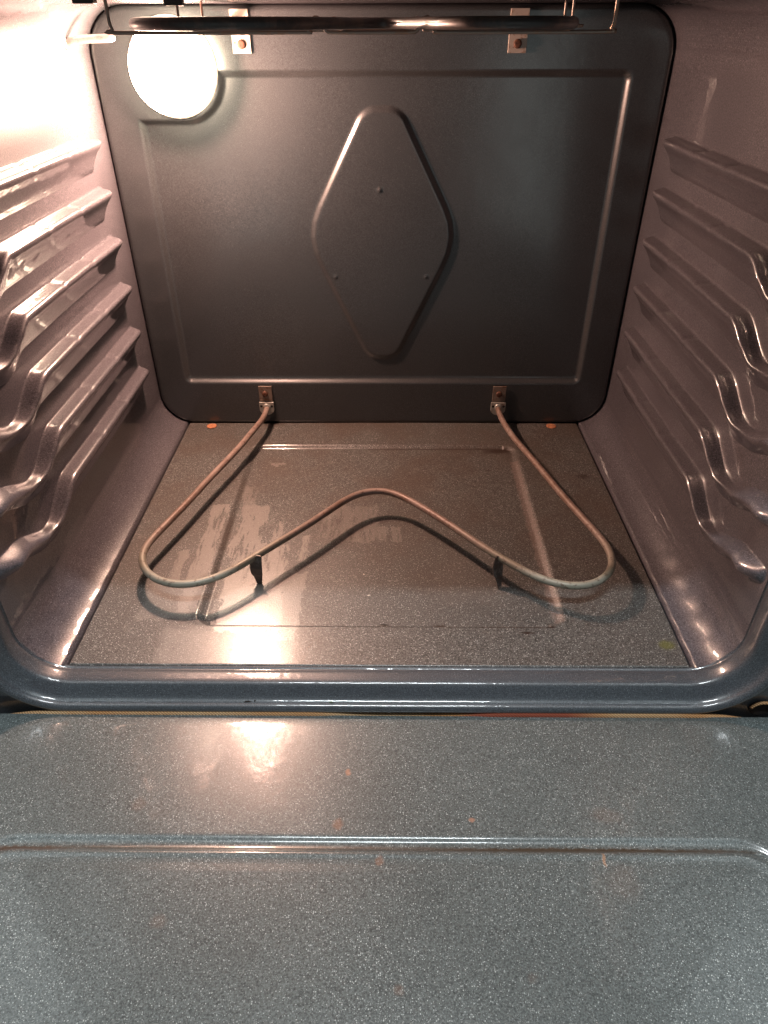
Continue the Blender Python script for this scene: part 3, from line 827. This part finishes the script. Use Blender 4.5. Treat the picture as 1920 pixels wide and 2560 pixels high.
ld = bpy.data.lights.new('lamp_bulb', 'POINT'); ld.energy = 11.0; ld.color = (1.0, 0.57, 0.43); ld.shadow_soft_size = 0.011
lo = bpy.data.objects.new('lamp_bulb', ld); COL.objects.link(lo); lo.location = (LAMP[0]+0.012, LAMP[1]-0.073, LAMP[2]-0.003)

# ------------------------------------------------------------------ temperature probe on the left wall
probe = empty('temperature_probe', (-0.300, 0.80, 0.4405), 'short blunt metal probe sticking out of the left wall beside the lamp', 'probe')
pp = [(-0.3015, 0.80, 0.4385), (-0.285, 0.80, 0.4408), (-0.262, 0.80, 0.4418), (-0.2545, 0.80, 0.4420), (-0.2528, 0.80, 0.4420)]
o = tube('probe_tube', smooth_path(pp, 30), 0.0036, M_PROBE, probe, seg=14, rad=[0.0036]*27+[0.0033, 0.0025, 0.0010]); keep_world(o, probe)
o = disc('probe_collar', (-0.3012, 0.80, 0.4385), (1, 0, 0), 0.0065, 0.002, M_PROBE, probe); keep_world(o, probe)

# ------------------------------------------------------------------ crumbs
def crumb(x, y, z, sx, sy, sz, mat, label, seed, name='crumb'):
    rng = random.Random(seed)
    V = []; F = []; n = 9; rings = [(-0.0, 1.0), (0.5, 0.9), (0.9, 0.5)]
    for (h, r) in rings:
        for k in range(n):
            a = 2*math.pi*k/n; q = r*rng.uniform(0.6, 1.25)
            V.append((q*math.cos(a)*sx, q*math.sin(a)*sy, (h+rng.uniform(-0.1, 0.1)*(h > 0))*sz))
    V.append((0, 0, sz))
    for i in range(2):
        for k in range(n): F.append((i*n+k, i*n+(k+1) % n, (i+1)*n+(k+1) % n, (i+1)*n+k))
    for k in range(n): F.append((2*n+k, 2*n+(k+1) % n, 3*n))
    F.append(tuple(range(n))[::-1])
    o = raw_mesh(name, V, F, mat, None, smooth=True)
    o.location = (x, y, z); o.rotation_euler = (0, 0, rng.uniform(-0.3, 0.3))
    o['label'] = label; o['category'] = 'crumb'
crumb(-0.1096, 0.3857, -0.0126, 0.0036, 0.0010, 0.0009, M_CRUMB, 'black oblong crumb on the rounded front lip of the oven', 1)
crumb(-0.1035, 0.3862, -0.0124, 0.0008, 0.0010, 0.0008, M_CRUMB, 'tiny black speck right beside the oblong crumb on the front lip', 6)
crumb(-0.0395, 0.3856, -0.0126, 0.0022, 0.0012, 0.0010, M_GREEN, 'grey green crumb near the middle of the front lip', 2)
crumb(0.0122, 0.4236, 0.0006, 0.0009, 0.0005, 0.0005, M_FLAKE, 'pale flake on the front edge of the pan, nearest the lip', 3)
crumb(-0.0105, 0.5085, -0.0036, 0.0017, 0.0009, 0.0007, M_FLAKE, 'pale flake in the recess of the pan below the middle bend of the rod', 4)
crumb(-0.0165, 0.5400, -0.0036, 0.0011, 0.0007, 0.0006, M_FLAKE, 'small pale crumb in the pan recess just behind the larger flake', 7)
crumb(0.0050, 0.4660, -0.0016, 0.0042, 0.0008, 0.0006, M_CRUMB, 'thin dark sliver on the front crease of the pan recess', 5)
